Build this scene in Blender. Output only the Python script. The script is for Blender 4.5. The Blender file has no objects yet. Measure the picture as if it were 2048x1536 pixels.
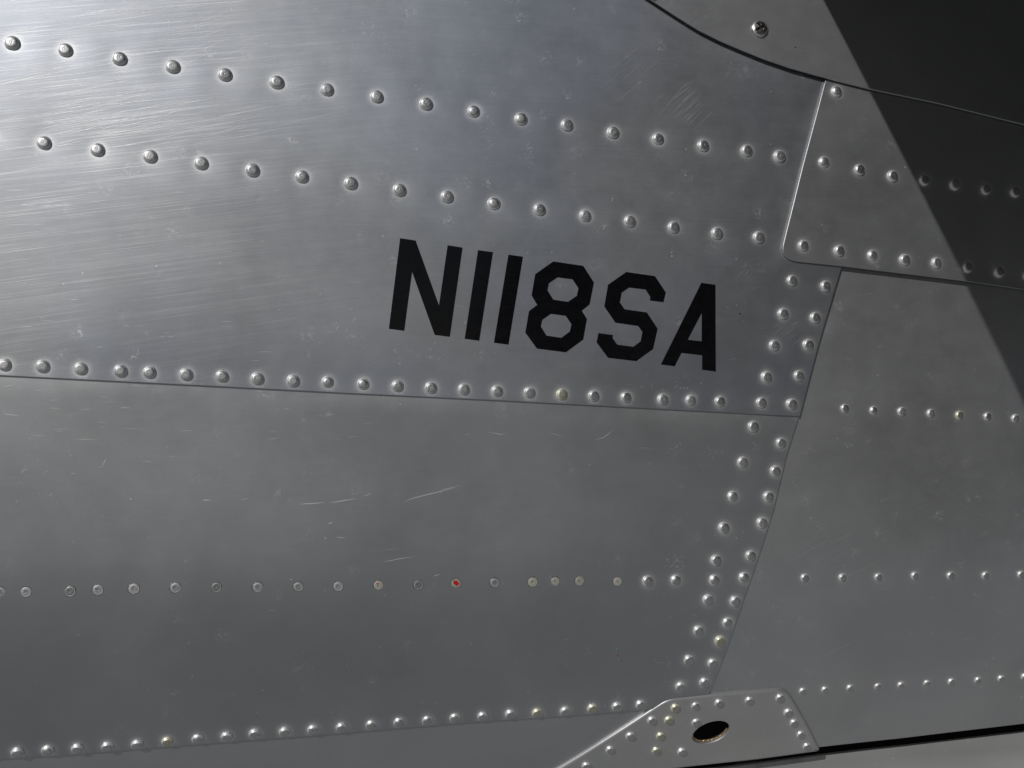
import bpy, math, random
import numpy as np
from mathutils import Vector, Matrix
from mathutils.geometry import delaunay_2d_cdt

random.seed(7)
rng = np.random.default_rng(7)
scene = bpy.context.scene
col = scene.collection

# ------------------------------------------------------------------ camera, sky, sun, exposure
LENS, SENSOR = 35.0, 36.0
W, H = 2048.0, 1536.0
FPX = LENS / SENSOR * W
cam_d = bpy.data.cameras.new("camera")
cam_d.lens = LENS
cam_d.sensor_width = SENSOR
cam_d.clip_start = 0.01
cam_d.clip_end = 5000
cam = bpy.data.objects.new("camera", cam_d)
cam.rotation_euler = (math.radians(90), 0, 0)      # at the origin, looking along +Y
col.objects.link(cam)
scene.camera = cam

SUN = Vector((-0.40, -0.775, 0.49)).normalized()    # towards the sun
SUN_EL = math.asin(SUN.z)
world = bpy.data.worlds.new("World")
scene.world = world
world.use_nodes = True
wn = world.node_tree.nodes
sky = wn.new("ShaderNodeTexSky")
sky.sky_type = 'NISHITA'
sky.sun_disc = False
sky.sun_elevation = SUN_EL
sky.sun_rotation = math.atan2(SUN.x, SUN.y)
wn["Background"].inputs["Strength"].default_value = 0.05
world.node_tree.links.new(sky.outputs[0], wn["Background"].inputs["Color"])

sun_d = bpy.data.lights.new("sun", 'SUN')
sun_d.energy = 5.0
sun_d.angle = math.radians(0.53)
sun_d.color = (1.0, 0.99, 0.975)
sun = bpy.data.objects.new("sun", sun_d)
sun.rotation_euler = SUN.to_track_quat('Z', 'Y').to_euler()
col.objects.link(sun)

scene.view_settings.view_transform = 'Standard'
scene.view_settings.look = 'None'
scene.view_settings.exposure = -1.33
scene.view_settings.gamma = 1.0

# ------------------------------------------------------------------ the fuselage surface  y = F(x, z)
D0, YAW = 0.553, 0.22


def F0(x, z):
    """smooth shape of the fuselage side: recedes to the right, rolls under at the bottom"""
    x = np.asarray(x, float); z = np.asarray(z, float)
    z0 = -0.088 - 0.05 * x * 0.2
    t = np.maximum(0.0, z0 - z)
    lim = 0.15
    roll = np.where(t < lim, 2.3 * t * t, 2.3 * lim * lim + 2 * 2.3 * lim * (t - lim))
    top = np.maximum(0.0, z - 0.03)
    return D0 + YAW * x + roll + 0.22 * top * top


def at(px, py):
    """pixel of the photograph (2048 x 1536) -> plan point (x, z) on the surface"""
    a = (px - W / 2) / FPX
    b = (H / 2 - py) / FPX
    y = D0
    for _ in range(80):
        y = 0.5 * y + 0.5 * float(F0(a * y, b * y))
    return (a * y, b * y)


RV = []         # rivets: (x, z, radius) filled from the table below


def delta(x, z):
    """relief along the outward normal: dished skin round every rivet, slow waves between frames"""
    x = np.asarray(x, float); z = np.asarray(z, float)
    d = np.zeros_like(x)
    for (rx, rz, rr) in RV:
        q = (x - rx) ** 2 + (z - rz) ** 2
        m = q < (6.0 * rr) ** 2
        if m.any():
            d[m] -= 0.00020 * np.exp(-q[m] / (2 * (1.7 * rr) ** 2))
    for (kx, kz, ph, am) in WAVES:
        d += am * np.sin(kx * x + kz * z + ph)
    return d


WAVES = [(18, 31, 0.3, .00022), (-27, 22, 1.9, .00018), (41, -13, 4.1, .00012), (9, 55, 2.2, .00010),
         (63, 40, 0.9, .00006), (-50, 71, 3.3, .00005)]


def grad0(x, z):
    e = 1e-4
    return (F0(x + e, z) - F0(x - e, z)) / (2 * e), (F0(x, z + e) - F0(x, z - e)) / (2 * e)


def surf(x, z, h=0.0):
    """3D points and normals at plan points, h metres out from the skin"""
    x = np.asarray(x, float); z = np.asarray(z, float)
    gx, gz = grad0(x, z)
    L = np.sqrt(1 + gx * gx + gz * gz)
    n0 = np.stack([gx / L, -1 / L, gz / L], -1)
    e = 4e-4
    if callable(h):
        drop = 0.0
        df = lambda u, v: delta(u, v) + h(u, v)
    else:
        df, drop = delta, h
    dd = df(x, z)
    dx = (df(x + e, z) - df(x - e, z)) / (2 * e)
    dz = (df(x, z + e) - df(x, z - e)) / (2 * e)
    p = np.stack([x, F0(x, z), z], -1) + n0 * (dd + drop)[..., None]
    n = np.stack([gx - dx * L, -np.ones_like(x), gz - dz * L], -1)
    n /= np.linalg.norm(n, axis=-1, keepdims=True)
    return p, n, n0


# ------------------------------------------------------------------ materials
def new_mat(name):
    m = bpy.data.materials.new(name)
    m.use_nodes = True
    nt = m.node_tree
    return m, nt, nt.nodes["Principled BSDF"]


class G:
    """small helper for node graphs"""
    def __init__(s, nt): s.nt = nt
    def n(s, kind, **kw):
        node = s.nt.nodes.new(kind)
        for k, v in kw.items():
            if k.startswith("i_"):
                node.inputs[int(k[2:]) if k[2:].isdigit() else k[2:].replace("_", " ")].default_value = v
            else:
                setattr(node, k, v)
        return node
    def l(s, a, b): s.nt.links.new(a, b)
    def math(s, op, a, b=None, c=None, clamp=False):
        node = s.nt.nodes.new("ShaderNodeMath"); node.operation = op; node.use_clamp = clamp
        for i, v in enumerate((a, b, c)):
            if v is None: continue
            if isinstance(v, (int, float)): node.inputs[i].default_value = v
            else: s.l(v, node.inputs[i])
        return node.outputs[0]
    def ramp(s, v, a, b, lo=0.0, hi=1.0):
        node = s.nt.nodes.new("ShaderNodeMapRange"); node.clamp = True
        s.l(v, node.inputs[0])
        for i, q in enumerate((a, b, lo, hi)): node.inputs[i + 1].default_value = q
        return node.outputs[0]
    def mix(s, f, a, b):
        node = s.nt.nodes.new("ShaderNodeMix"); node.data_type = 'RGBA'
        for i, v in ((0, f), (6, a), (7, b)):
            if isinstance(v, (int, float)): node.inputs[i].default_value = v
            elif isinstance(v, tuple): node.inputs[i].default_value = v
            else: s.l(v, node.inputs[i])
        return node.outputs[2]
    def noise(s, vec, scale, detail=3, rough=.55, dist=0.0):
        node = s.n("ShaderNodeTexNoise"); s.l(vec, node.inputs["Vector"])
        node.inputs["Scale"].default_value = scale; node.inputs["Detail"].default_value = detail
        node.inputs["Roughness"].default_value = rough; node.inputs["Distortion"].default_value = dist
        return node.outputs[0]
    def mapping(s, vec, rot=0.0, scale=(1, 1, 1), loc=(0, 0, 0)):
        node = s.n("ShaderNodeMapping"); s.l(vec, node.inputs[0])
        node.inputs["Rotation"].default_value = (0, 0, rot); node.inputs["Scale"].default_value = scale
        node.inputs["Location"].default_value = loc
        return node.outputs[0]


def skin_material(name, seed, rough=0.465, tone=(0.50, 0.505, 0.515), aniso=0.25, speck=1.0, scour=False, metal=1.0):
    m, nt, b = new_mat(name)
    g = G(nt)
    uv = g.n("ShaderNodeTexCoord").outputs["UV"]
    raw = uv
    uv = g.mapping(uv, loc=(seed * 3.1, seed * 1.7, 0))
    streak = g.noise(g.mapping(uv, rot=math.radians(-7), scale=(22, 1300, 1)), 1.0, 4, .6)
    streak2 = g.noise(g.mapping(uv, rot=math.radians(-13), scale=(60, 2600, 1)), 1.0, 3, .6)
    blotch = g.noise(uv, 11, 5, .6, .4)
    fine = g.noise(uv, 70, 5, .65)
    grain = g.noise(uv, 900, 2, .6)
    mask = g.noise(uv, 22, 4, .6, .6)
    # residue and tiny pits that polishing left
    vor = g.n("ShaderNodeTexVoronoi"); g.l(g.mapping(uv, scale=(1, 1, 1)), vor.inputs["Vector"]); vor.inputs["Scale"].default_value = 230
    sep = g.n("ShaderNodeSeparateColor"); g.l(vor.outputs["Color"], sep.inputs[0])
    dot = g.math('MULTIPLY', g.ramp(vor.outputs["Distance"], .05, .16, 1, 0), g.ramp(sep.outputs[0], .86, .92))
    dot = g.math('MULTIPLY', dot, g.ramp(mask, .44, .62))
    vor2 = g.n("ShaderNodeTexVoronoi"); g.l(uv, vor2.inputs["Vector"]); vor2.inputs["Scale"].default_value = 95
    sep2 = g.n("ShaderNodeSeparateColor"); g.l(vor2.outputs["Color"], sep2.inputs[0])
    smear = g.math('MULTIPLY', g.ramp(vor2.outputs["Distance"], .12, .5, 1, 0), g.ramp(sep2.outputs[1], .80, .92))
    smear = g.math('MULTIPLY', smear, g.ramp(g.noise(uv, 420, 3, .7, 1.0), .50, .72))
    spots = g.math('MULTIPLY', g.math('MAXIMUM', g.math('MULTIPLY', dot, .6), g.math('MULTIPLY', smear, .45)), speck, clamp=True)
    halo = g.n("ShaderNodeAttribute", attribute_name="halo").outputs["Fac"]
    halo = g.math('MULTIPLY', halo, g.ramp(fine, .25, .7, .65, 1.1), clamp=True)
    dark = tuple(c * .91 for c in tone) + (1,)
    light = tuple(min(1, c * 1.07) for c in tone) + (1,)
    c = g.mix(g.ramp(blotch, .32, .68), dark, light)
    c = g.mix(g.math('MULTIPLY', g.ramp(g.noise(uv, 8.5, 3, .5, .8), .42, .62), .28 if scour else .08), c, (tone[0] * .90, tone[1] * .96, min(1, tone[2] * 1.16), 1))
    c = g.mix(g.math('MULTIPLY', g.ramp(streak, .5, .75), .06), c, (.66, .66, .67, 1))
    c = g.mix(g.math('MULTIPLY', g.ramp(grain, .3, .7), .12), c, (.30, .30, .30, 1))
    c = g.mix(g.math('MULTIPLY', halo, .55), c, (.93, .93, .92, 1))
    c = g.mix(spots, c, (.85, .85, .83, 1))
    if scour:                                   # swept polishing scratches near the upper left
        dist = g.n("ShaderNodeVectorMath", operation='DISTANCE')
        g.l(raw, dist.inputs[0]); dist.inputs[1].default_value = (-.25, .145, 0)
        reg_ = g.math('MULTIPLY', g.ramp(dist.outputs[1 if len(dist.outputs) > 1 else 0], .06, .21, 1, 0), g.ramp(mask, .35, .6, .35, 1))
        warp = g.mapping(raw, rot=math.radians(-9.5))
        st = g.math('MAXIMUM', g.ramp(g.noise(g.mapping(warp, scale=(10, 2100, 1)), 1.0, 6, .75, .3), .55, .64),
                    g.math('MULTIPLY', g.ramp(g.noise(g.mapping(warp, rot=math.radians(4), scale=(7, 520, 1)), 1.0, 4, .6, .2), .5, .7), .35))
        st = g.math('MULTIPLY', st, reg_)
        c = g.mix(g.math('MULTIPLY', st, 1.0, clamp=True), c, (.9, .9, .9, 1))
    g.l(c, b.inputs["Base Color"])
    b.inputs["Metallic"].default_value = metal
    r = g.math('ADD', g.ramp(blotch, .3, .7, rough - .018, rough + .018), g.ramp(streak, .3, .7, -.01, .01))
    r = g.math('ADD', r, g.ramp(fine, .3, .7, -.02, .02))
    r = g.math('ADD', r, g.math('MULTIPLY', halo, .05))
    r = g.math('ADD', r, g.math('MULTIPLY', spots, .18), clamp=True)
    g.l(r, b.inputs["Roughness"])
    b.inputs["Anisotropic"].default_value = aniso
    tan = g.n("ShaderNodeTangent", direction_type='UV_MAP', uv_map="UVMap")
    g.l(tan.outputs[0], b.inputs["Tangent"])
    bump = g.n("ShaderNodeBump"); bump.inputs["Strength"].default_value = .06; bump.inputs["Distance"].default_value = .0004
    hgt = g.math('ADD', g.math('MULTIPLY', streak2, .6), g.math('ADD', g.math('MULTIPLY', fine, .9), g.math('MULTIPLY', spots, .5)))
    g.l(hgt, bump.inputs["Height"])
    g.l(bump.outputs[0], b.inputs["Normal"])
    return m


def rivet_material(name, tone, rough=.36, dull=.42, r0=.70, r1=.79):
    """crown buffed smooth by polishing, shoulder left dull and pale with oxide"""
    m, nt, b = new_mat(name)
    g = G(nt)
    obc = g.n("ShaderNodeTexCoord").outputs["Object"]
    rnd = g.n("ShaderNodeObjectInfo").outputs["Random"]
    sep = g.n("ShaderNodeSeparateXYZ"); g.l(obc, sep.inputs[0])
    rad = g.math('SQRT', g.math('ADD', g.math('MULTIPLY', sep.outputs[0], sep.outputs[0]), g.math('MULTIPLY', sep.outputs[1], sep.outputs[1])))
    off = g.n("ShaderNodeVectorMath", operation='ADD'); g.l(obc, off.inputs[0])
    cmb = g.n("ShaderNodeCombineXYZ"); g.l(g.math('MULTIPLY', rnd, 40.0), cmb.inputs[0]); g.l(cmb.outputs[0], off.inputs[1])
    n = g.noise(off.outputs[0], 2.6, 5, .6)
    rad = g.math('ADD', rad, g.ramp(n, .3, .7, -.07, .07))
    edge = g.ramp(rad, r0, r1)
    crown_tone = g.mix(g.ramp(n, .3, .7), tuple(v * .80 for v in tone) + (1,), tuple(min(1, v * 1.1) for v in tone) + (1,))
    c = g.mix(edge, crown_tone, tuple(min(1, v * 1.42) for v in tone) + (1,))  # pale shoulder colour imitates the bright sky crescent on the head
    c = g.mix(g.ramp(rad, .93, 1.06), c, (.06, .06, .06, 1))         # contact shade painted dark where the head meets the sheet
    g.l(c, b.inputs["Base Color"])
    g.l(g.ramp(edge, 0, 1, .97, 1 - dull), b.inputs["Metallic"])
    r = g.math('ADD', g.ramp(rnd, 0, 1, rough - .05, rough + .05), g.ramp(n, .3, .7, -.05, .07))
    g.l(r, b.inputs["Roughness"])
    bump = g.n("ShaderNodeBump"); bump.inputs["Strength"].default_value = .25; bump.inputs["Distance"].default_value = .0004
    g.l(g.noise(off.outputs[0], 5, 3, .6), bump.inputs["Height"]); g.l(bump.outputs[0], b.inputs["Normal"])
    return m


def plain(name, colr, rough=.6, metal=0.0, noise_scale=None, amt=.3):
    m, nt, b = new_mat(name)
    g = G(nt)
    if noise_scale:
        oc = g.n("ShaderNodeTexCoord").outputs["Object"]
        n = g.noise(oc, noise_scale, 4, .6)
        c = g.mix(g.ramp(n, .3, .7), tuple(v * (1 - amt) for v in colr) + (1,), tuple(min(1, v * (1 + amt)) for v in colr) + (1,))
        g.l(c, b.inputs["Base Color"])
    else:
        b.inputs["Base Color"].default_value = tuple(colr) + (1,)
    b.inputs["Roughness"].default_value = rough
    b.inputs["Metallic"].default_value = metal
    return m


M_UP = skin_material("aluminium_upper", 1.0, rough=.47, speck=1.5, tone=(.468, .481, .502), scour=True)
M_LOW = skin_material("aluminium_lower", 2.3, metal=.95, tone=(.462, .470, .482))
M_RIGHT = skin_material("aluminium_right", 3.7, metal=.93, tone=(.555, .56, .567), speck=1.5)
M_STRIP = skin_material("aluminium_strip", 4.9, metal=.85, tone=(.485, .49, .497))
M_CORNER = skin_material("aluminium_corner", 6.1, metal=.93, speck=1.4, tone=(.515, .52, .526))
M_FAIR = skin_material("aluminium_fairing", 7.3, metal=.88, tone=(.495, .50, .507), aniso=.2)
M_GUS = skin_material("aluminium_gusset", 8.9, metal=.74, rough=.44, tone=(.54, .54, .54), speck=1.4)
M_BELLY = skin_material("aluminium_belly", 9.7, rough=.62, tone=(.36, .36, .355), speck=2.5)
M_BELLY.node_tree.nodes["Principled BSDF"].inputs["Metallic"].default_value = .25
M_RIV = rivet_material("rivet_aluminium", (.56, .56, .56), .45)
M_RIVY = rivet_material("rivet_chromate", (.58, .57, .47), .46)
M_FLUSH = rivet_material("flush_rivet_aluminium", (.46, .46, .46), .5, .08, .3, .6)
M_FLUSHY = rivet_material("flush_rivet_pale", (.42, .415, .36), .52, .3, .1, .3)
M_FLUSHD = rivet_material("flush_rivet_dull", (.40, .40, .40), .46, .1)
M_RED = plain("red_paint", (.50, .012, .016), .4, 0, 1500, .25)
M_DIRT = plain("dark_dirt", (.02, .018, .016), .9, 0, 1200, .5)
M_SCR = plain("scratched_metal", (.88, .88, .88), .52, 1.0, 700, .08)
M_VINYL = plain("black_vinyl", (.004, .004, .005), .14, 0, 300, .3)
_g = G(M_VINYL.node_tree)
_vn = _g.noise(_g.mapping(_g.n("ShaderNodeTexCoord").outputs["Object"], scale=(40, 40, 160)), 1.0, 4, .6)
_g.l(_g.ramp(_vn, .3, .7, .10, .24), M_VINYL.node_tree.nodes["Principled BSDF"].inputs["Roughness"])
M_VINYL.node_tree.nodes["Principled BSDF"].inputs["Specular IOR Level"].default_value = .4
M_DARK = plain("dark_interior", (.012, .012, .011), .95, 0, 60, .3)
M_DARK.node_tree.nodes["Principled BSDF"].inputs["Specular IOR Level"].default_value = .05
M_TAIL = plain("wing_paint", (.10, .10, .10), .6, 0.0, 40, .1)
M_RUST = plain("bare_hole_edge", (.60, .42, .26), .5, 1.0, 900, .35)
M_PIT = plain("dark_speck", (.015, .014, .013), .8)

# ------------------------------------------------------------------ object helpers
def link(name, mesh, mat=None, parent=None):
    o = bpy.data.objects.new(name, mesh)
    col.objects.link(o)
    if mat is not None and not mesh.materials:
        mesh.materials.append(mat)
    if parent is not None:
        o.parent = parent
    return o


def resample(poly, step):
    out = []
    n = len(poly)
    for i in range(n):
        a = np.array(poly[i]); b = np.array(poly[(i + 1) % n])
        k = max(1, int(round(np.linalg.norm(b - a) / step)))
        for j in range(k):
            out.append(tuple(a + (b - a) * j / k))
    return out


def rounded(poly, radii):
    """round chosen corners of a pixel outline: radii {index: px}"""
    out = []
    n = len(poly)
    for i, p in enumerate(poly):
        r = radii.get(i)
        if not r:
            out.append(p); continue
        p = np.array(p, float); a = np.array(poly[i - 1], float); b = np.array(poly[(i + 1) % n], float)
        u = (a - p) / np.linalg.norm(a - p); v = (b - p) / np.linalg.norm(b - p)
        s, e = p + u * r, p + v * r
        for k in range(6):
            t = k / 5
            out.append(tuple((1 - t) ** 2 * s + 2 * t * (1 - t) * p + t * t * e))
    return out


def area(poly):
    p = np.array(poly); q = np.roll(p, -1, 0)
    return .5 * np.sum(p[:, 0] * q[:, 1] - q[:, 0] * p[:, 1])


def inset(poly, d):
    """move a counter-clockwise outline inwards by d"""
    p = np.array(poly)
    e0 = p - np.roll(p, 1, 0); e1 = np.roll(p, -1, 0) - p
    n0 = np.stack([-e0[:, 1], e0[:, 0]], -1); n0 /= np.linalg.norm(n0, axis=1, keepdims=True)
    n1 = np.stack([-e1[:, 1], e1[:, 0]], -1); n1 /= np.linalg.norm(n1, axis=1, keepdims=True)
    m = n0 + n1
    ml = np.linalg.norm(m, axis=1, keepdims=True)
    m = m / np.maximum(ml, 1e-6)
    c = np.maximum(.4, np.sum(m * n1, 1, keepdims=True))
    return p + m * d / c, -m


def inside(pts, poly):
    pts = np.asarray(pts); p = np.asarray(poly)
    x, y = pts[:, 0], pts[:, 1]
    r = np.zeros(len(pts), bool)
    j = len(p) - 1
    for i in range(len(p)):
        xi, yi = p[i]; xj, yj = p[j]
        if yi != yj:
            c = ((yi > y) != (yj > y)) & (x < (xj - xi) * (y - yi) / (yj - yi) + xi)
            r ^= c
        j = i
    return r


def near_edge(pts, poly, d):
    pts = np.asarray(pts); p = np.asarray(poly); q = np.roll(p, -1, 0)
    best = np.full(len(pts), 1e9)
    for a, b in zip(p, q):
        ab = b - a
        t = np.clip(((pts - a) @ ab) / max(1e-12, ab @ ab), 0, 1)
        best = np.minimum(best, np.linalg.norm(pts - (a + t[:, None] * ab), axis=1))
    return best < d


def sheet(name, px_outline, h, profile, mat, parent, step=.004, grid=.009, hole=None, rivets=(), halo_gain=1.0, halo_lines=(), auto_normals=False,
          thick=.0012, wave=True, hole_profile=None):
    """a skin sheet lying h above the fuselage surface.  profile: rolled edge as (inset, drop, tilt deg) from the top face outwards"""
    poly = [at(*p) for p in px_outline]
    if area(poly) < 0: poly = poly[::-1]
    poly = resample(poly, step)
    loops = [poly]
    if hole is not None:
        hp = hole if area(hole) < 0 else hole[::-1]      # clockwise: the metal lies outside it
        loops.append(hp)
    V, N, UV, FA = [], [], [], []
    inner = []
    for li, lp in enumerate(loops):
        prev = None
        prof = profile if li == 0 else (hole_profile or profile)
        rings = list(prof) + [(prof[-1][0], prof[-1][1] + thick, 88)]
        for (ins, drop, tilt) in rings:
            q, out = inset(lp, ins)
            p, n, n0 = surf(q[:, 0], q[:, 1], (lambda u, v, d=drop: h(u, v) - d) if callable(h) else h - drop)
            o3 = np.stack([out[:, 0], np.zeros(len(out)), out[:, 1]], -1)
            o3 -= n * np.sum(o3 * n, 1, keepdims=True)
            o3 /= np.linalg.norm(o3, axis=1, keepdims=True)
            t = math.radians(tilt)
            nn = n * math.cos(t) + o3 * math.sin(t)
            base = len(V)
            V.extend(p.tolist()); N.extend(nn.tolist()); UV.extend(q.tolist())
            k = len(q)
            if prev is None:
                inner.append((base, q))
            else:
                for i in range(k):
                    j = (i + 1) % k
                    FA.append((prev + i, base + i, base + j, prev + j))
            prev = base
    # interior points: grid plus rings round the rivets
    q0 = inner[0][1]
    lo, hi = q0.min(0), q0.max(0)
    gx = np.arange(lo[0], hi[0], grid); gz = np.arange(lo[1], hi[1], grid)
    pts = np.array([(x + (i % 2) * grid * .5, z) for i, z in enumerate(gz) for x in gx])
    pts = pts + rng.uniform(-.06, .06, pts.shape) * grid
    ringpts = []
    for (rx, rz, rr) in rivets:
        for kf, f in enumerate((.85, 1.06, 1.22, 1.45, 1.85, 2.6)):
            for a in range(14):
                an = 2 * math.pi * (a + .5 * (kf % 2)) / 14
                ringpts.append((rx + rr * f * math.cos(an), rz + rr * f * math.sin(an)))
    if len(rivets):
        R = np.array(rivets)
        dd = np.sqrt(((pts[:, None, :] - R[None, :, :2]) ** 2).sum(-1)) / R[None, :, 2]
        pts = pts[dd.min(1) > 3.3]
        rp = np.array(ringpts)
        own = np.repeat(np.arange(len(R)), 6 * 14)
        dd = np.sqrt(((rp[:, None, :] - R[None, :, :2]) ** 2).sum(-1)) / R[None, :, 2]
        rp = rp[dd.argmin(1) == own]
        pts = np.vstack([pts, rp])
    pts = pts[inside(pts, q0)]
    pts = pts[~near_edge(pts, q0, .0012)]
    if hole is not None:
        qh = inner[1][1]
        pts = pts[~inside(pts, qh)]
        pts = pts[~near_edge(pts, qh, .0008)]
    co, ed, src = [], [], []
    for (base, q) in inner:
        s = len(co)
        co += [Vector((float(a), float(b))) for a, b in q]
        src += list(range(base, base + len(q)))
        ed += [(s + i, s + (i + 1) % len(q)) for i in range(len(q))]
    s = len(co)
    co += [Vector((float(a), float(b))) for a, b in pts]
    p, n, n0 = surf(pts[:, 0], pts[:, 1], h)
    base = len(V)
    V.extend(p.tolist()); N.extend(n.tolist()); UV.extend(pts.tolist())
    src += list(range(base, base + len(pts)))
    vo, _, fo, ov, _, _ = delaunay_2d_cdt(co, ed, [], 0, 1e-7)
    mp = [src[o[0]] if o else -1 for o in ov]
    cen = np.array([[(vo[f[0]][k] + vo[f[1]][k] + vo[f[2]][k]) / 3 for k in (0, 1)] for f in fo])
    ok = inside(cen, q0)
    if hole is not None: ok &= ~inside(cen, inner[1][1])
    nt = len(FA)
    for f, o in zip(fo, ok):
        if o and min(mp[i] for i in f) >= 0:
            FA.append(tuple(mp[i] for i in f))
    # make every face look outwards
    Va, Na = np.array(V), np.array(N)
    FF = []
    for f in FA:
        a, b, c = Va[f[0]], Va[f[1]], Va[f[2]]
        if np.dot(np.cross(b - a, c - a), Na[list(f)].mean(0)) < 0: f = tuple(reversed(f))
        FF.append(f)
    me = bpy.data.meshes.new(name)
    me.from_pydata(V, [], FF)
    uvl = me.uv_layers.new(name="UVMap")
    li = np.zeros(len(me.loops), int); me.loops.foreach_get("vertex_index", li)
    UVa = np.array(UV, float)
    uvl.data.foreach_set("uv", UVa[li].ravel())
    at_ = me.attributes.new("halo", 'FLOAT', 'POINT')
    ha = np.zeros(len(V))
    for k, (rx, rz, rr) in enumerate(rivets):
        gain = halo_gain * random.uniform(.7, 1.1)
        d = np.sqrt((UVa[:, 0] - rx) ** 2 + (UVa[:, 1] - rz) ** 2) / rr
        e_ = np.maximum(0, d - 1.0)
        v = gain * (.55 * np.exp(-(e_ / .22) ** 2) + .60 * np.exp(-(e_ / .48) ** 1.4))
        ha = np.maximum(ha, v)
    for (pl, wd, gain) in halo_lines:  # lighter bands painted along edges: reflected glow and a worn seam edge
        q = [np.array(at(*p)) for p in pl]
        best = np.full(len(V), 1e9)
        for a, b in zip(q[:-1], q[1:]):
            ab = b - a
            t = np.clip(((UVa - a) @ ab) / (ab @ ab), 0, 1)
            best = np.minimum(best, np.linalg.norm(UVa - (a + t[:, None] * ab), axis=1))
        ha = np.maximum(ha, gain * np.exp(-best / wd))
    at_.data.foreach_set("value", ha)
    me.polygons.foreach_set("use_smooth", [True] * len(me.polygons))
    if not auto_normals: me.normals_split_custom_set_from_vertices([tuple(v) for v in N])
    me.update()
    return link(name, me, mat, parent)


def lathe(name, prof, seg, mats=None, wobble=0.0):
    V, Fc = [], []
    V.append((0, 0, prof[0][1]))
    for (r, z) in prof[1:]:
        for s in range(seg):
            a = 2 * math.pi * s / seg
            k = 1 + wobble * math.sin(2 * a + 1) + wobble * .6 * math.sin(3 * a)
            V.append((r * k * math.cos(a), r * k * math.sin(a), z))
    for s in range(seg):
        Fc.append((0, 1 + s, 1 + (s + 1) % seg))
    for i in range(len(prof) - 2):
        o = 1 + i * seg
        for s in range(seg):
            t = (s + 1) % seg
            Fc.append((o + s, o + seg + s, o + seg + t, o + t))
    me = bpy.data.meshes.new(name)
    me.from_pydata(V, [], Fc)
    me.polygons.foreach_set("use_smooth", [True] * len(Fc))
    return me


def frame_on(x, z, h, spin=0.0, tilt=(0, 0)):
    p, n, n0 = surf(np.array([x]), np.array([z]), h)
    n = Vector(n0[0])
    zx = n
    ux = Vector((1, 0, 0)) - zx * zx.x
    ux.normalize()
    uy = zx.cross(ux)
    m = Matrix((ux, uy, zx)).transposed().to_4x4()
    m.translation = Vector(p[0])
    return m @ Matrix.Rotation(spin, 4, 'Z') @ Matrix.Rotation(tilt[0], 4, 'X') @ Matrix.Rotation(tilt[1], 4, 'Y')


# ------------------------------------------------------------------ the riveted aircraft side
aircraft = bpy.data.objects.new("aircraft_fuselage", None)
aircraft.empty_display_size = .1
col.objects.link(aircraft)
aircraft["label"] = "bare aluminium aircraft fuselage side with rivet rows and black registration letters"
aircraft["category"] = "aircraft"

# rivet tables: photograph pixels, grouped by the panel they hold;  y = yellowish head
ROW1 = [(-400, 27), (-293, 43), (-187, 59), (-80, 75), (27, 90), (133, 104), (241, 121), (347, 137), (451, 153), (554, 168), (654, 182.5), (753, 196), (851, 210), (946, 225),
        (1040, 240), (1132, 252), (1224, 267), (1313, 280), (1402.7, 294), (1489, 304), (1554.5, 315)]
ROW2 = [(-448, 208), (-340, 225), (-233, 241), (-125, 258), (-18, 274), (90, 288), (197, 302), (302, 315.5), (403.6, 329), (505.5, 343), (604, 355.5), (701.3, 368.5), (798, 382),
        (892.7, 395), (986, 408.5), (1077, 420.5), (1168, 433), (1257, 444), (1344, 456), (1430.4, 468), (1513.4, 476)]
ROW3 = [(-455, 704), (-377, 709), (-298, 714), (-220, 718), (-142, 723), (-64, 727), (12, 730), (88, 733), (164, 737.5), (243, 742), (300.4, 745), (373, 749), (444.6, 752.5), (515, 757), (586, 761.4),
        (655, 764), (725.5, 768), (794, 772), (860.5, 775.4), (926, 778.5), (992, 782), (1056.7, 785), (1121, 788.4, 'y'),
        (1184.5, 791.5), (1248.8, 794.6), (1322, 798.7), (1377.7, 800), (1436, 802.5)]
COL_UP = [(1580.4, 562), (1563, 628), (1545.5, 691), (1529.5, 754), (1519, 805), (1647.4, 573), (1627, 636), (1613, 690), (1594, 751.5), (1579.4, 808)]
CORNER = [(1665.5, 187.6), (1641, 327.5), (1712, 343), (1777.6, 355.5), (1840.5, 364), (1901, 372.5), (1962.5, 382), (2021, 387), (2084, 396), (2147, 405),
          (1600, 493), (1672, 503.5), (1738, 512.7), (1801.5, 521.5), (1863.7, 527.7), (1925.6, 537), (1988, 546), (2046, 553), (2108, 562), (2168, 570)]
COL_LOW = [(1504.5, 852.7), (1483, 923.8), (1463.5, 992), (1446.4, 1055), (1430.4, 1119.7), (1427, 1159), (1414.3, 1198), (1394.8, 1259),
           (1375.7, 1317), (1359, 1369.5),
           (1559.6, 885.5), (1548.3, 941.6), (1534.6, 992.8), (1522, 1045), (1499.4, 1110.5), (1486, 1154), (1468.3, 1201), (1453, 1243.4),
           (1438.2, 1280, 'y'), (1423.2, 1323.7), (1406.8, 1362), (1294, 1161), (1350, 1159)]
ROW5 = [(-345, 1521), (-280, 1518), (-216, 1514), (-152, 1511), (-88, 1507), (-25, 1504), (36.6, 1500.6), (96.7, 1497), (156, 1493.5), (216, 1490), (275.5, 1486), (335, 1480, 'y'), (396, 1474.6), (453.5, 1469.5), (509.6, 1464),
        (569, 1460), (626, 1456), (683, 1451.7), (742, 1447), (797.6, 1442), (854.4, 1438.8), (909.4, 1434), (964.8, 1430), (1019.4, 1425),
        (1073, 1422, 'y'), (1128.8, 1418), (1183, 1412.8, 'y'), (1232, 1409.4), (1279, 1405.6)]
RIGHT_A = [(1689.4, 816.8), (1746.8, 820.6), (1803, 823), (1861.3, 826.4), (1919, 830.5, 'y'), (1975.8, 833), (2031.5, 836.6), (2088, 840), (2145, 843)]
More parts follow.
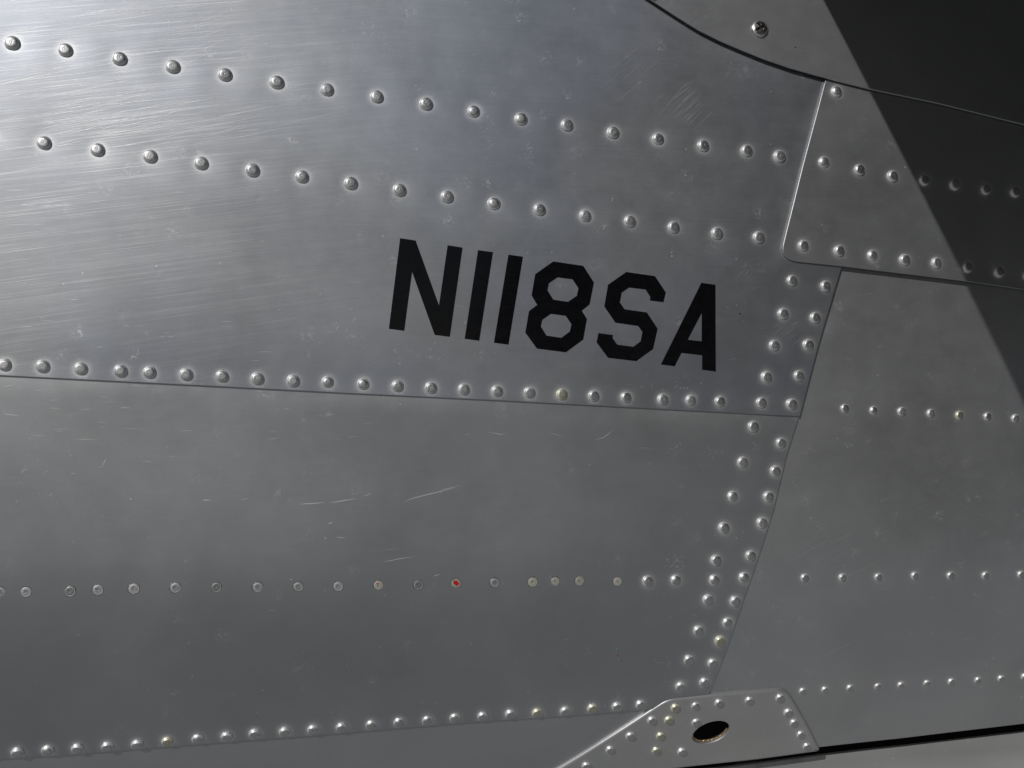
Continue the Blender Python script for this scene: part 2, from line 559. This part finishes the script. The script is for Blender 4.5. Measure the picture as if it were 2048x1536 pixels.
RIGHT_B = [(1609, 1155.6), (1684.6, 1155), (1756, 1154), (1829.5, 1151.5), (1901.3, 1151.5), (1971, 1151), (2041.8, 1149), (2113, 1148)]
RIGHT_C = [(1605.4, 1382.5), (1649.8, 1380), (1700.4, 1376.4), (1756, 1373.6), (1801.9, 1370.5), (1854, 1366.8), (1902.4, 1363.4), (1955, 1360),
           (2001, 1356), (2048, 1352), (2097, 1348), (2146, 1344)]
GUSSET = [(1347.9, 1410.3, 'y'), (1388.6, 1407), (1435.2, 1400.7), (1495.5, 1396), (1556.8, 1391.3), (1573.2, 1420), (1585, 1440.8), (1598.4, 1463.6),
          (1610.7, 1487), (1301, 1435), (1334.7, 1434.6, 'y'), (1389.8, 1439.6), (1258.2, 1465.7), (1318.6, 1465.7, 'y'), (1217.8, 1492.4),
          (1309.8, 1494.4, 'y'), (1360.8, 1496.8), (1170.6, 1524)]
FLUSH = [(-310, 1188), (-232, 1187), (-155, 1186), (-78, 1184), (2, 1183), (53, 1182), (140.5, 1181, 'd'), (196, 1178), (268, 1176), (351, 1174), (432.7, 1173, 'd'), (515.4, 1172.5), (596, 1171.4), (675.7, 1170.4),
         (756, 1168.6, 'p'), (835.6, 1168, 'd'), (910.8, 1165, 'r'), (988.3, 1164, 'n'), (1064.2, 1162.8, 'y'), (1109, 1161.4, 'y'), (1157.9, 1160.7, 'y'), (1233.7, 1161.8, 't')]


def rv(tab, dia):
    out = []
    for t in tab:
        x, z = at(t[0], t[1])
        out.append((x, z, dia / 2, t[2] if len(t) > 2 else ''))
    return out


T_UP = rv(ROW1, .0076) + rv(ROW2, .0074) + rv(ROW3, .0069) + rv(COL_UP, .0071)
T_CORNER = rv(CORNER, .0073)
T_LOW = rv(COL_LOW, .0070) + rv(ROW5, .0067)
T_RIGHT = rv(RIGHT_A, .0057) + rv(RIGHT_B, .0055) + rv(RIGHT_C, .0053)
T_GUS = rv(GUSSET, .0063)
T_FLUSH = rv(FLUSH, .0054)
xyz = lambda T: [(a, b, c) for a, b, c, _ in T]
RV += xyz(T_UP) + xyz(T_CORNER) + xyz(T_LOW) + xyz(T_RIGHT)

H_RIGHT, H_STRIP, H_LOW, H_UP, H_CORNER, H_FAIR, H_GUS, H_BELLY = 0.0, -.0002, .0012, .0024, .0038, .0057, .0018, -.0150
THIN = [(.0003, 0, 0), (.0001, .00004, 35), (0, .00015, 75)]
SOFT = [(.0022, 0, 0), (.0012, .0002, 24), (.0005, .0005, 50), (0, .0009, 78)]

SEAM = [(-900, 702), (-420, 731), (0, 751), (350, 768.6), (700, 786.7), (1000, 801), (1348, 819.5), (1596, 832.5)]
up_poly = SEAM + [(1635, 686), (1679, 537.6), (1700, 460), (1750, 300), (1790, 150), (1790, -700), (-900, -700)]
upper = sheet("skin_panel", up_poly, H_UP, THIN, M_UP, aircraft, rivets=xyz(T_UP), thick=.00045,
              halo_lines=[([(1644, 166), (1599, 336), (1566, 466), (1556, 516)], .0035, .5), ([(1282, 0), (1433, 90), (1621, 158)], .0025, .25)])  # reflected glow at corner and fairing edges, painted into the skin colour
upper["label"] = "large upper skin panel bearing the black registration"

LOWSEAM = [(1405, 1410), (1296, 1416.6), (1000, 1439), (650, 1467), (410, 1485), (355, 1489.5), (137, 1507.5), (0, 1515), (-420, 1537), (-900, 1562)]
low_poly = [(x, y - 16) for x, y in SEAM[:-1]] + [(1600, 816), (1596.5, 833), (1571, 913), (1546, 1018), (1485, 1202), (1417, 1386)] + LOWSEAM
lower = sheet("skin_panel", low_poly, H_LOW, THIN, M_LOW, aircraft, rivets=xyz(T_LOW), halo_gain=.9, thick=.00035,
              halo_lines=[(SEAM, .0040, .4)])  # glow below the seam, painted into the skin colour
lower["label"] = "lower skin panel with a line of flush rivets"

strip_poly = [(-900, 1546), (-420, 1522), (0, 1500), (410, 1470), (1000, 1424), (1320, 1400), (1352, 1440), (1352, 1522), (1340, 1531), (0, 1698), (-900, 1812)]
strip = sheet("skin_panel", strip_poly, H_STRIP, THIN, M_STRIP, aircraft)
strip["label"] = "plain skin strip below the bottom rivet row"

right_poly = [(1666, 522), (1622, 686), (1583, 833), (1558, 913), (1533, 1018), (1472, 1202), (1404, 1387), (1480, 1402), (1492, 1494), (1640, 1494.5), (1800, 1477.5), (2048, 1447.5), (2800, 1361),
              (2800, 690), (2048, 566)]
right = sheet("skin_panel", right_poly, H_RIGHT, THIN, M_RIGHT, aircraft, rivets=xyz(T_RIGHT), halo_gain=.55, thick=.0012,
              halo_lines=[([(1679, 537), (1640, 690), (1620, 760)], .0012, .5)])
right["label"] = "right-hand skin panel with small rivets beyond the slanting seam"

corner_poly = [(1650, 143), (1644, 166), (1599, 336.6), (1566.7, 466.5), (1555, 516), (1587, 524.6), (1679, 534), (1915, 563), (2048, 582), (2800, 712), (2800, 440), (2048, 235), (1800, 175)]
corner_poly = rounded(corner_poly, {4: 26})
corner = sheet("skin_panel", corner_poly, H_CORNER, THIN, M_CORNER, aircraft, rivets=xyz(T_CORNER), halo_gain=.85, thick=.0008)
corner["label"] = "overlapping corner skin panel with a rounded corner"

fair_poly = [(1000, -240), (1130, -118), (1210, -52), (1282, 0), (1348, 43), (1390, 69), (1433, 90.5), (1476, 109), (1519, 126.5), (1570, 144), (1621, 158), (1645, 164),
             (1690, 175.5), (1734, 186), (1860, 212), (2048, 258.7), (2800, 470), (2800, -700), (760, -700), (880, -420)]
fairing = sheet("fairing", fair_poly, H_FAIR, [(.0007, 0, 0), (.0003, .0001, 35), (0, .0003, 75)], M_FAIR, aircraft, thick=.0005)
fairing["label"] = "curved root fairing held by one cross-head screw"

# gusset plate with its round hole
hx, hz = at(1420, 1460.5)
fm = frame_on(hx, hz, H_GUS)
ux, uy = fm.col[0].xyz, fm.col[1].xyz
HR = .0118
hole = []
for k in range(36):
    a = 2 * math.pi * k / 36
    p = ux * (HR * math.cos(a)) + uy * (HR * .80 * math.sin(a)) + ux * (.12 * HR * math.sin(a))
    hole.append((hx + p.x, hz + p.z))
gus_poly = [(1062, 1568), (1111.7, 1536), (1217, 1470), (1333, 1395), (1422, 1385.4), (1572, 1374.5), (1610, 1440), (1640, 1499), (1510, 1515.8), (1317, 1537), (1110, 1563)]
gus_poly = rounded(gus_poly, {3: 16, 5: 22, 7: 9})
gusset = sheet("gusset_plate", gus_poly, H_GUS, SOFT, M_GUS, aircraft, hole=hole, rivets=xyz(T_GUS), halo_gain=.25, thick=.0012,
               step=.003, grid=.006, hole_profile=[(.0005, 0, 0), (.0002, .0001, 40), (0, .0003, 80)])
gusset["label"] = "riveted gusset plate with a round hole"
# raw torn edge of the inner sheet seen inside the hole
V, Fc = [], []
for k in range(41):
    a = math.radians(190 + 4.2 * k)
    r0 = HR * .985
    r1 = HR * (.90 + .035 * math.sin(k * 1.7) + .02 * random.random())
    for r, d in ((r0, -.0016), (r1, -.0021), (r0, -.0032)):
        v = fm @ Vector((r * math.cos(a) + .12 * r * math.sin(a), .80 * r * math.sin(a), d)); V.append(tuple(v))
for k in range(40):
    o = 3 * k
    Fc += [(o, o + 3, o + 4, o + 1), (o + 1, o + 4, o + 5, o + 2)]
me = bpy.data.meshes.new("hole_edge"); me.from_pydata(V, [], Fc)
link("hole_edge", me, M_RUST, gusset)

# added sheet behind the skin, coloured near black for the unlit interior
backing_poly = [(-800, -620), (2740, -620), (2740, 1640), (-800, 1790)]
sheet("dark_backing", backing_poly, -.030, THIN, M_DARK, aircraft, grid=.02, step=.02)

# ------------------------------------------------------------------ rivets
# domed head with a flattened crown and a pin mark in the middle (unit radius)
P1 = [(0, .402), (.035, .400), (.08, .368), (.13, .372), (.45, .368), (.64, .350), (.71, .326), (.79, .272), (.87, .200), (.92, .125), (.97, .06), (1.0, -.01), (1.0, -.12)]
P2 = [(0, .408), (.04, .404), (.09, .378), (.14, .384), (.42, .380), (.62, .360), (.69, .336), (.77, .282), (.86, .205), (.91, .125), (.97, .06), (1.0, -.01), (1.0, -.12)]
P3 = [(0, .385), (.12, .384), (.26, .380), (.42, .366), (.55, .338), (.70, .27), (.83, .19), (.94, .09), (1.0, -.01), (1.0, -.12)]
HEADS = [lathe("rivet_head", P1, 22), lathe("rivet_head", P2, 22, wobble=.015), lathe("rivet_head", P3, 22, wobble=.01)]
HEADSY = [m.copy() for m in HEADS]
for m in HEADS: m.materials.append(M_RIV)
for m in HEADSY: m.materials.append(M_RIVY)
proto = link("rivet", HEADS[0])
used = [False]


def put_rivets(T, h, parent):
    for (x, z, r, f) in T:
        pool = HEADSY if f == 'y' else HEADS
        if not used[0]:
            o = proto; used[0] = True
        else:
            o = proto.copy(); col.objects.link(o)
        o.data = random.choices(pool, (5, 4, 1))[0]
        s = r * random.uniform(.96, 1.04)
        tl = (random.gauss(0, .028), random.gauss(0, .028))
        o.matrix_world = frame_on(x, z, h - .00003, random.uniform(0, 6.28), tl) @ Matrix.Scale(s, 4) @ Matrix.Scale(1.6 if z < -.15 else 1.5 if z < -.1 else 1.4, 4, (0, 0, 1))
        o.parent = parent
        if f == 'y': o["label"] = "yellowish rivet head"
        elif "label" in o: del o["label"]


put_rivets(T_UP, H_UP, upper)
put_rivets(T_LOW, H_LOW, lower)
put_rivets(T_RIGHT, H_RIGHT, right)
put_rivets(T_CORNER, H_CORNER, corner)
put_rivets(T_GUS, H_GUS, gusset)

# flush rivets: flat discs in a fine ring groove
PF = [(0, .058), (.05, .060), (.08, .082), (.45, .085), (.74, .080), (.80, .05), (.84, .012), (.90, .012), (.94, .055), (1.03, .05), (1.10, -.02)]
FL = {k: lathe("flush_rivet_head", PF, 24, wobble=.012) for k in ('', 'y', 'd')}
FL[''].materials.append(M_FLUSH); FL['y'].materials.append(M_FLUSHY); FL['d'].materials.append(M_FLUSHD)
for (x, z, r, f) in T_FLUSH:
    key = {'': '', 'd': 'd', 'y': 'y', 'p': 'y', 'r': 'y', 'n': '', 't': 'y'}[f]
    o = link("flush_rivet", FL[key], None, lower)
    mw = frame_on(x, z, H_LOW, random.uniform(0, 6.28), (random.gauss(0, .02), random.gauss(0, .02))) @ Matrix.Scale(r * random.uniform(.95, 1.03), 4) @ Matrix.Scale(.6, 4, (0, 0, 1))
    o.matrix_world = mw
    if f in 'rp' and f:
        o["label"] = "flush rivet dabbed with red paint" if f == 'r' else "pale flush rivet with a reddish fleck"
        # paint dab: a low irregular blob
        big = .62 if f == 'r' else .22
        V = [(0, 0, .14)]
        K = 16
        for rr, hh in ((.6, .125), (1.0, .075)):
            for k in range(K):
                a = 2 * math.pi * k / K
                w = big * rr * (1 + .22 * math.sin(2 * a + .6) + .14 * math.sin(5 * a))
                V.append((w * math.cos(a), w * math.sin(a), hh))
        Fc = [(0, 1 + k, 1 + (k + 1) % K) for k in range(K)] + [(1 + k, 1 + K + k, 1 + K + (k + 1) % K, 1 + (k + 1) % K) for k in range(K)]
        me = bpy.data.meshes.new("paint_dab"); me.from_pydata(V, [], Fc)
        me.materials.append(M_RED)
        me.transform(Matrix.Translation((.05, -.05, 0) if f == 'r' else (.3, -.3, -.02)))
        me.transform(mw)
        # part of the rivet itself
        rivet_me = o.data.copy()
        rivet_me.materials.append(M_RED)
        base = len(rivet_me.vertices)
        inv = mw.inverted()
        vs = [tuple(v.co) for v in rivet_me.vertices] + [tuple(inv @ v.co) for v in me.vertices]
        fs = [tuple(p.vertices) for p in rivet_me.polygons] + [tuple(base + i for i in p.vertices) for p in me.polygons]
        nb = len(rivet_me.polygons)
        m2 = bpy.data.meshes.new("flush_rivet_head"); m2.from_pydata(vs, [], fs)
        m2.materials.append(M_FLUSHY); m2.materials.append(M_RED)
        m2.polygons.foreach_set("material_index", [0] * nb + [1] * (len(fs) - nb))
        m2.polygons.foreach_set("use_smooth", [True] * len(fs))
        o.data = m2

# ------------------------------------------------------------------ cross-head screw on the fairing
sx, sz = at(1509.6, 66.6)
K, SEG, SR = 16, 56, .0054
V, Fc, mi = [(0, 0, .30)], [], []


def screw_h(x, y):
    r = math.hypot(x, y)
    h = .46 * math.sqrt(max(0, 1 - .88 * r * r)) - .02
    a, b = abs(x), abs(y)
    w = .13 + .03 * math.sin(9 * x + 4 * y)
    if min(a, b) < w and max(a, b) < .56: h -= .26 * (1 - max(a, b) / .9)
    elif min(a, b) < w + .09 and max(a, b) < .62: h += .03
    return h


V = [(0, 0, screw_h(0, 0))]
for i in range(1, K + 1):
    for s in range(SEG):
        a = 2 * math.pi * s / SEG
        r = i / K
        V.append((r * math.cos(a), r * math.sin(a), screw_h(r * math.cos(a), r * math.sin(a)) if i < K else -.03))
Fc = [(0, 1 + s, 1 + (s + 1) % SEG) for s in range(SEG)]
for i in range(K - 1):
    o_ = 1 + i * SEG
    for s in range(SEG):
        t = (s + 1) % SEG
        Fc.append((o_ + s, o_ + SEG + s, o_ + SEG + t, o_ + t))
for f in Fc:
    c = np.mean([V[i][:2] for i in f], 0)
    a, b = abs(c[0]), abs(c[1])
    mi.append(1 if (min(a, b) < .16 and max(a, b) < .60) else 0)
me = bpy.data.meshes.new("screw"); me.from_pydata(V, [], Fc)
me.materials.append(rivet_material("screw_steel", (.42, .41, .40), .3, .2)); me.materials.append(M_DIRT)
me.polygons.foreach_set("material_index", mi)
me.polygons.foreach_set("use_smooth", [True] * len(Fc))
screw = link("screw", me, None, fairing)
screw.matrix_world = frame_on(sx, sz, H_FAIR, .55) @ Matrix.Scale(SR, 4)

# ------------------------------------------------------------------ registration letters (vinyl, 0.15 mm thick)
def zl(pts): return [(700 + x / 2.56, 440 + y / 2.56) for x, y in pts]


LET = [
    ([(254, 97), (333, 109), (452, 440), (496, 133), (572, 145), (507, 599), (430, 589), (315, 268), (275, 568), (197, 558)], []),
    ([(651, 158), (727, 168), (657, 619), (583, 609)], []),
    ([(806, 181), (880, 191), (806, 639), (732, 629)], []),
    ([(1035, 215), (1188, 238), (1242, 322), (1220, 434), (1180, 466), (1206, 508), (1187, 613), (1098, 678), (951, 659), (892, 578), (911, 468), (953, 437), (924, 388), (943, 280)],
     [[(1057, 296), (1133, 306), (1163, 352), (1155, 390), (1110, 421), (1035, 410), (1005, 362), (1012, 326)],
      [(1022, 482), (1098, 492), (1127, 535), (1119, 572), (1076, 604), (1000, 593), (971, 546), (978, 513)]]),
    ([(1407, 269), (1553, 290), (1608, 373), (1596, 423), (1527, 414), (1529, 396), (1505, 358), (1421, 348), (1383, 374), (1374, 424), (1398, 459), (1511, 475), (1566, 557),
      (1543, 661), (1457, 723), (1313, 706), (1255, 627), (1265, 580), (1339, 590), (1336, 604), (1360, 639), (1443, 650), (1480, 622), (1489, 575), (1467, 544), (1351, 527),
      (1295, 445), (1314, 334)], []),
    ([(1790, 324), (1862, 334), (1864, 776), (1794, 767), (1794, 693), (1688, 681), (1653, 749), (1583, 740)], [[(1792, 477), (1792, 622), (1720, 614)]]),
]
reg = bpy.data.objects.new("registration", None)
col.objects.link(reg)
reg.parent = aircraft
reg["label"] = "black registration reading N118SA"
for (outer, holes) in LET:
    loops = [resample([at(*p) for p in zl(outer)], .003)] + [resample([at(*p) for p in zl(hh)], .003) for hh in holes]
    q0 = np.array(loops[0])
    lo, hi = q0.min(0), q0.max(0)
    pts = np.array([(x, z) for x in np.arange(lo[0], hi[0], .004) for z in np.arange(lo[1], hi[1], .004)])
    ok = inside(pts, q0) & ~near_edge(pts, q0, .001)
    for lp in loops[1:]: ok &= ~inside(pts, lp) & ~near_edge(pts, lp, .001)
    pts = pts[ok]
    co, ed = [], []
    for lp in loops:
        s = len(co)
        co += [Vector(p) for p in lp]
        ed += [(s + i, s + (i + 1) % len(lp)) for i in range(len(lp))]
    nb = len(co)
    co += [Vector((float(a), float(b))) for a, b in pts]
    vo, _, fo, ov, _, _ = delaunay_2d_cdt(co, ed, [], 0, 1e-7)
    vo = np.array([(v.x, v.y) for v in vo])
    cen = np.array([vo[list(f)].mean(0) for f in fo])
    ok = inside(cen, q0)
    for lp in loops[1:]: ok &= ~inside(cen, lp)
    p, n, _ = surf(vo[:, 0], vo[:, 1], H_UP + .00018)
    V = p.tolist(); N = n.tolist()
    Fc = []
    for f, k in zip(fo, ok):
        if not k: continue
        a, b, c = p[f[0]], p[f[1]], p[f[2]]
        Fc.append(tuple(f) if np.dot(np.cross(b - a, c - a), n[f[0]]) > 0 else tuple(reversed(f)))
    for lp in loops:                                   # the edge of the film
        q = np.array(lp)
        t, nn, _ = surf(q[:, 0], q[:, 1], H_UP + .00018)
        bt, _, _ = surf(q[:, 0], q[:, 1], H_UP - .0002)
        s = len(V); k = len(lp)
        V += t.tolist() + bt.tolist(); N += nn.tolist() * 2
        Fc += [(s + i, s + (i + 1) % k, s + k + (i + 1) % k, s + k + i) for i in range(k)]
    me = bpy.data.meshes.new("letter"); me.from_pydata(V, [], Fc)
    me.polygons.foreach_set("use_smooth", [True] * len(Fc))
    me.normals_split_custom_set_from_vertices([tuple(v) for v in N])
    link("letter", me, M_VINYL, reg)


# ------------------------------------------------------------------ scratches in the metal (shallow slivers of bared metal)
def scratches(lines, h, parent, mat=M_SCR):
    V, Fc = [], []
    for (pts, wpx) in lines:
        q = np.array([at(*p) for p in pts])
        d = np.gradient(q, axis=0)
        d /= np.linalg.norm(d, axis=1, keepdims=True)
        nrm = np.stack([-d[:, 1], d[:, 0]], -1)
        k = len(q)
        w = wpx * .00025 * np.sin(np.linspace(.15, math.pi - .15, k))[:, None] * .5
        a, _, _ = surf(*(q + nrm * w).T, h + .00004)
        b, _, _ = surf(*(q - nrm * w).T, h + .00004)
        s = len(V)
        V += a.tolist() + b.tolist()
        Fc += [(s + i, s + i + 1, s + k + i + 1, s + k + i) for i in range(k - 1)]
    V = np.array(V)
    FF = []
    for f in Fc:
        n = np.cross(V[f[1]] - V[f[0]], V[f[2]] - V[f[0]])
        FF.append(f if n[1] < 0 else tuple(reversed(f)))
    me = bpy.data.meshes.new("scratches"); me.from_pydata(V.tolist(), [], FF)
    me.polygons.foreach_set("use_smooth", [True] * len(FF))
    o = link("scratches", me, mat, parent)
    o["kind"] = "stuff"
    return o


def arc(x, y, L, slope, bend, n=7):
    out = []
    for t in np.linspace(-.5, .5, n):
        out.append((x + L * t, y - slope * L * t - bend * L * (t * t - .08)))
    return out


def bundle(cx, cy, sx_, sy_, n, slope, L, w, jit=.05, bend=-.03):
    out = []
    for _ in range(int(n * 1.5)):
        x = random.gauss(cx, sx_); y = random.gauss(cy, sy_)
        out.append((arc(x, y, L * random.uniform(.35, 1.3), slope + random.gauss(0, jit), bend * random.uniform(.3, 1.5)), w * random.uniform(.4, 1.2)))
    return out


S_UP = (bundle(130, 170, 160, 70, 55, .17, 190, .8) + bundle(260, 30, 120, 22, 22, .17, 170, .8) + bundle(430, 60, 60, 40, 16, .42, 90, .7)
        + bundle(180, 235, 140, 30, 34, .16, 180, .9) + bundle(380, 255, 90, 24, 20, .19, 130, .8)
        + bundle(90, 420, 90, 40, 14, .06, 70, .7, .04) + bundle(560, 130, 60, 30, 8, .3, 60, .6)
        + bundle(1372, 215, 22, 22, 20, .95, 40, .8, .12, -.02) + bundle(1290, 150, 30, 25, 6, .8, 70, .6)
        + bundle(1580, 665, 14, 14, 8, .75, 34, .7, .1) + bundle(1490, 540, 12, 10, 6, .9, 14, .8, .2)
        + bundle(300, 660, 220, 30, 10, .03, 24, .6, .05))
for _ in range(26):
    S_UP.append((arc(random.uniform(-60, 1500), random.uniform(20, 720), random.uniform(8, 26), random.gauss(.15, .25), 0, 4), random.uniform(.5, .9)))
for (px, py, sx_, sy_, n) in ((975, 285, 9, 26, 16), (1058, 312, 8, 14, 14), (735, 90, 50, 30, 26), (1480, 140, 30, 10, 14), (1530, 185, 8, 6, 7), (1060, 560, 60, 60, 10), (820, 700, 60, 12, 14),
                              (1320, 770, 60, 12, 10), (640, 640, 60, 30, 10), (1470, 600, 40, 40, 8)):
    S_UP += bundle(px, py, sx_, sy_, n, .3, 6, .9, .8, 0)
S_UP += [([(1355 + 7 * k, 776), (1357 + 7 * k, 776), (1360 + 7 * k, 776.4)], 2.6) for k in range(3)]
scratches(S_UP, H_UP, upper)
scratches([([(1474, 626), (1477, 628), (1480, 629)], 3.0)], H_UP, upper, M_PIT)
S_LOW = [([(806, 1004), (822, 997), (840, 992), (870, 985), (900, 977), (919, 970)], 1.3), ([(872, 985), (890, 977), (919, 971)], .7),
         ([(598, 1008), (612, 1007), (632, 1006), (648, 1004)], 1.2), ([(659, 1004), (675, 1003), (690, 1000), (712, 997)], 1.3),
         ([(724, 992), (735, 989), (744, 986)], .8), ([(764, 1123), (780, 1120), (800, 1116), (832, 1112)], 1.1), ([(656, 1046), (661, 1045.5), (665, 1044)], 1.5),
         ([(866, 1151), (872, 1149), (880, 1147)], 1.6), ([(1186, 880), (1205, 875), (1215, 868), (1224, 860)], 1.3),
         ([(975, 864), (992, 867), (1003, 869), (1010, 866)], 1.0), ([(404, 1000), (412, 999.5), (424, 1000)], 1.2), ([(1093, 866), (1110, 868), (1125, 873)], .7),
         ([(670, 1073), (680, 1074), (694, 1075)], .8)]
S_LOW += bundle(100, 830, 120, 40, 16, .02, 40, .6, .06) + bundle(560, 845, 90, 20, 8, .08, 22, .6)
for _ in range(22):
    S_LOW.append((arc(random.uniform(-60, 1400), random.uniform(850, 1400), random.uniform(6, 20), random.gauss(.12, .2), 0, 4), random.uniform(.4, .8)))
S_LOW = [(p, w * (1.6 if i < 13 else 1)) for i, (p, w) in enumerate(S_LOW)]
S_LOW += [([(1230, 1291), (1231, 1294), (1231, 1298)], 1.4), ([(1235, 1312), (1235, 1316), (1236, 1318)], 1.2), ([(1207, 1408.5), (1208.6, 1408.5), (1210, 1409)], 3)]
for (px, py, sx_, sy_, n) in ((1349, 1122, 8, 8, 22), (1345, 900, 14, 10, 8), (1500, 870, 8, 10, 6), (1420, 905, 10, 8, 6), (110, 950, 40, 60, 10), (700, 1340, 250, 60, 8)):
    S_LOW += bundle(px, py, sx_, sy_, n, .4, 6, .9, .9, 0)
scratches(S_LOW, H_LOW, lower)
scratches([([(1233, 1305), (1234, 1308), (1235, 1311)], 2.4)], H_LOW, lower, M_RED)
S_R = [([(1561, 1132), (1590, 1116), (1620, 1099), (1655, 1083), (1672, 1077)], .8), ([(1600, 1328), (1650, 1310), (1700, 1287), (1742, 1272)], .7),
       ([(1858, 1269), (1863, 1266), (1868, 1264)], 1.1), ([(1919, 1281), (1932, 1277), (1945, 1275)], 1.0)]
for (px, py, n) in ((1450, 1120, 0), (1680, 640, 8), (1730, 590, 10), (1870, 580, 9), (1700, 720, 7), (1760, 690, 6), (1830, 640, 6), (1690, 790, 7), (1960, 820, 5),
                    (1620, 900, 8), (1700, 860, 8), (1860, 850, 9), (1590, 960, 7), (1740, 880, 8), (1760, 1000, 6), (1545, 1215, 8), (1600, 1240, 6), (1640, 1060, 6)):
    S_R += bundle(px, py, 7, 5, n, .2, 7, .8, .6, 0)
S_R += bundle(1670, 1105, 40, 25, 10, .5, 70, .5, .06) + bundle(1800, 1070, 90, 60, 8, .5, 60, .4, .08)
for _ in range(24):
    S_R.append((arc(random.uniform(1620, 2060), random.uniform(600, 1420), random.uniform(5, 14), random.gauss(.1, .4), 0, 4), random.uniform(.4, .9)))
scratches(S_R, H_RIGHT, right)
S_C = bundle(1620, 350, 8, 8, 5, .35, 40, .5, .1)
for _ in range(12):
    S_C.append((arc(random.uniform(1620, 1860), random.uniform(230, 520), random.uniform(5, 12), random.gauss(.1, .5), 0, 4), random.uniform(.5, .9)))
scratches(S_C, H_CORNER, corner)
S_F = bundle(1615, 10, 10, 8, 8, .65, 26, .7, .1) + bundle(1400, 35, 22, 14, 14, .8, 24, .5, .15)
scratches(S_F, H_FAIR, fairing)
scratches([([(1579, 102), (1581, 103), (1583, 104)], 3.5)], H_FAIR, fairing, M_PIT)

# ------------------------------------------------------------------ unseen wing assumed from its shadow on the skin, plus an added reflection blocker
def P3(px, py):
    x, z = at(px, py)
    return Vector((x, float(F0(np.array(x), np.array(z))), z))


A = P3(1640, 0) + SUN * .15
B = P3(2040, 790) + SUN * .42
span = B - A
chord = Vector((1, 0.10, -.08)).normalized()
droop = Vector((.72, .07, -.69)).normalized()


def airfoil(name, origin, direction, length, half, le):
    upn = direction.cross(span).normalized()
    if upn.z < 0: upn = -upn
    sec = []
    for t in (0, .004, .012, .03, .07, .15, .3, .5, .75, .9, 1.0):
        sec.append((t * length, half * min(1, math.sqrt(t / le)) * (1 - .75 * max(0, (t - .4) / .6) ** 1.3)))
    ring = sec + [(c, -y) for c, y in reversed(sec[1:])]
    V, Fc = [], []
    stations = [(-1.1, 1), (-.5, 1), (0, 1), (.5, 1), (1.0, 1), (1.8, 1), (2.5, 1), (2.58, .9), (2.63, .5), (2.65, .05)]
    for k, thk in stations:
        for (c, y) in ring:
            V.append(tuple(origin + span * k + direction * c + upn * y * thk))
    nr = len(ring)
    for i in range(len(stations) - 1):
        for j in range(nr):
            Fc.append((i * nr + j, i * nr + (j + 1) % nr, (i + 1) * nr + (j + 1) % nr, (i + 1) * nr + j))
    Fc += [tuple(range(nr)), tuple(range((len(stations) - 1) * nr, len(stations) * nr))[::-1]]
    me = bpy.data.meshes.new(name); me.from_pydata(V, [], Fc)
    me.polygons.foreach_set("use_smooth", [True] * len(Fc))
    return me


wing = link("wing", airfoil("wing", A, chord, .46, .013, .12), M_TAIL, aircraft)
reflection_blocker = link("reflection_blocker", airfoil("reflection_blocker", A + chord * .45 - Vector((0, 0, .004)), droop, .60, .010, .08), M_TAIL, wing)  # unseen drooped slab added to block reflections in the shaded skin

# ------------------------------------------------------------------ the panel below the gap
belly_poly = [(1255, 1581), (1350, 1569), (1640, 1533), (2048, 1486), (2800, 1395), (2800, 1900), (2048, 1930), (1180, 1960)]
E0, E1 = at(1640, 1494.5), at(2048, 1447.5)


def belly_h(x, z):
    ze = E0[1] + (x - E0[0]) * (E1[1] - E0[1]) / (E1[0] - E0[0])
    d = np.maximum(0, ze - z)
    return H_BELLY + .40 * d + 2.3 * np.maximum(0, np.sqrt(np.maximum(0, d - .034) ** 2 + .0001) - .01)  # outer flare is unseen, added to reflect light onto the lower skin


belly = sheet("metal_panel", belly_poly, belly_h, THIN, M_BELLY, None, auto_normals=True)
belly["label"] = "speckled grey metal panel below the dark gap at the bottom"
belly["category"] = "metal panel"

# ------------------------------------------------------------------ ground
me = bpy.data.meshes.new("ground")
S = 1500
me.from_pydata([(-S, -S, -1.25), (S, -S, -1.25), (S, S, -1.25), (-S, S, -1.25)], [], [(0, 1, 2, 3)])
ground = link("ground", me, plain("apron_concrete", (.42, .42, .415), .9, 0, .8, .25))
ground["kind"] = "structure"
ground["label"] = "pale concrete apron under the aircraft"
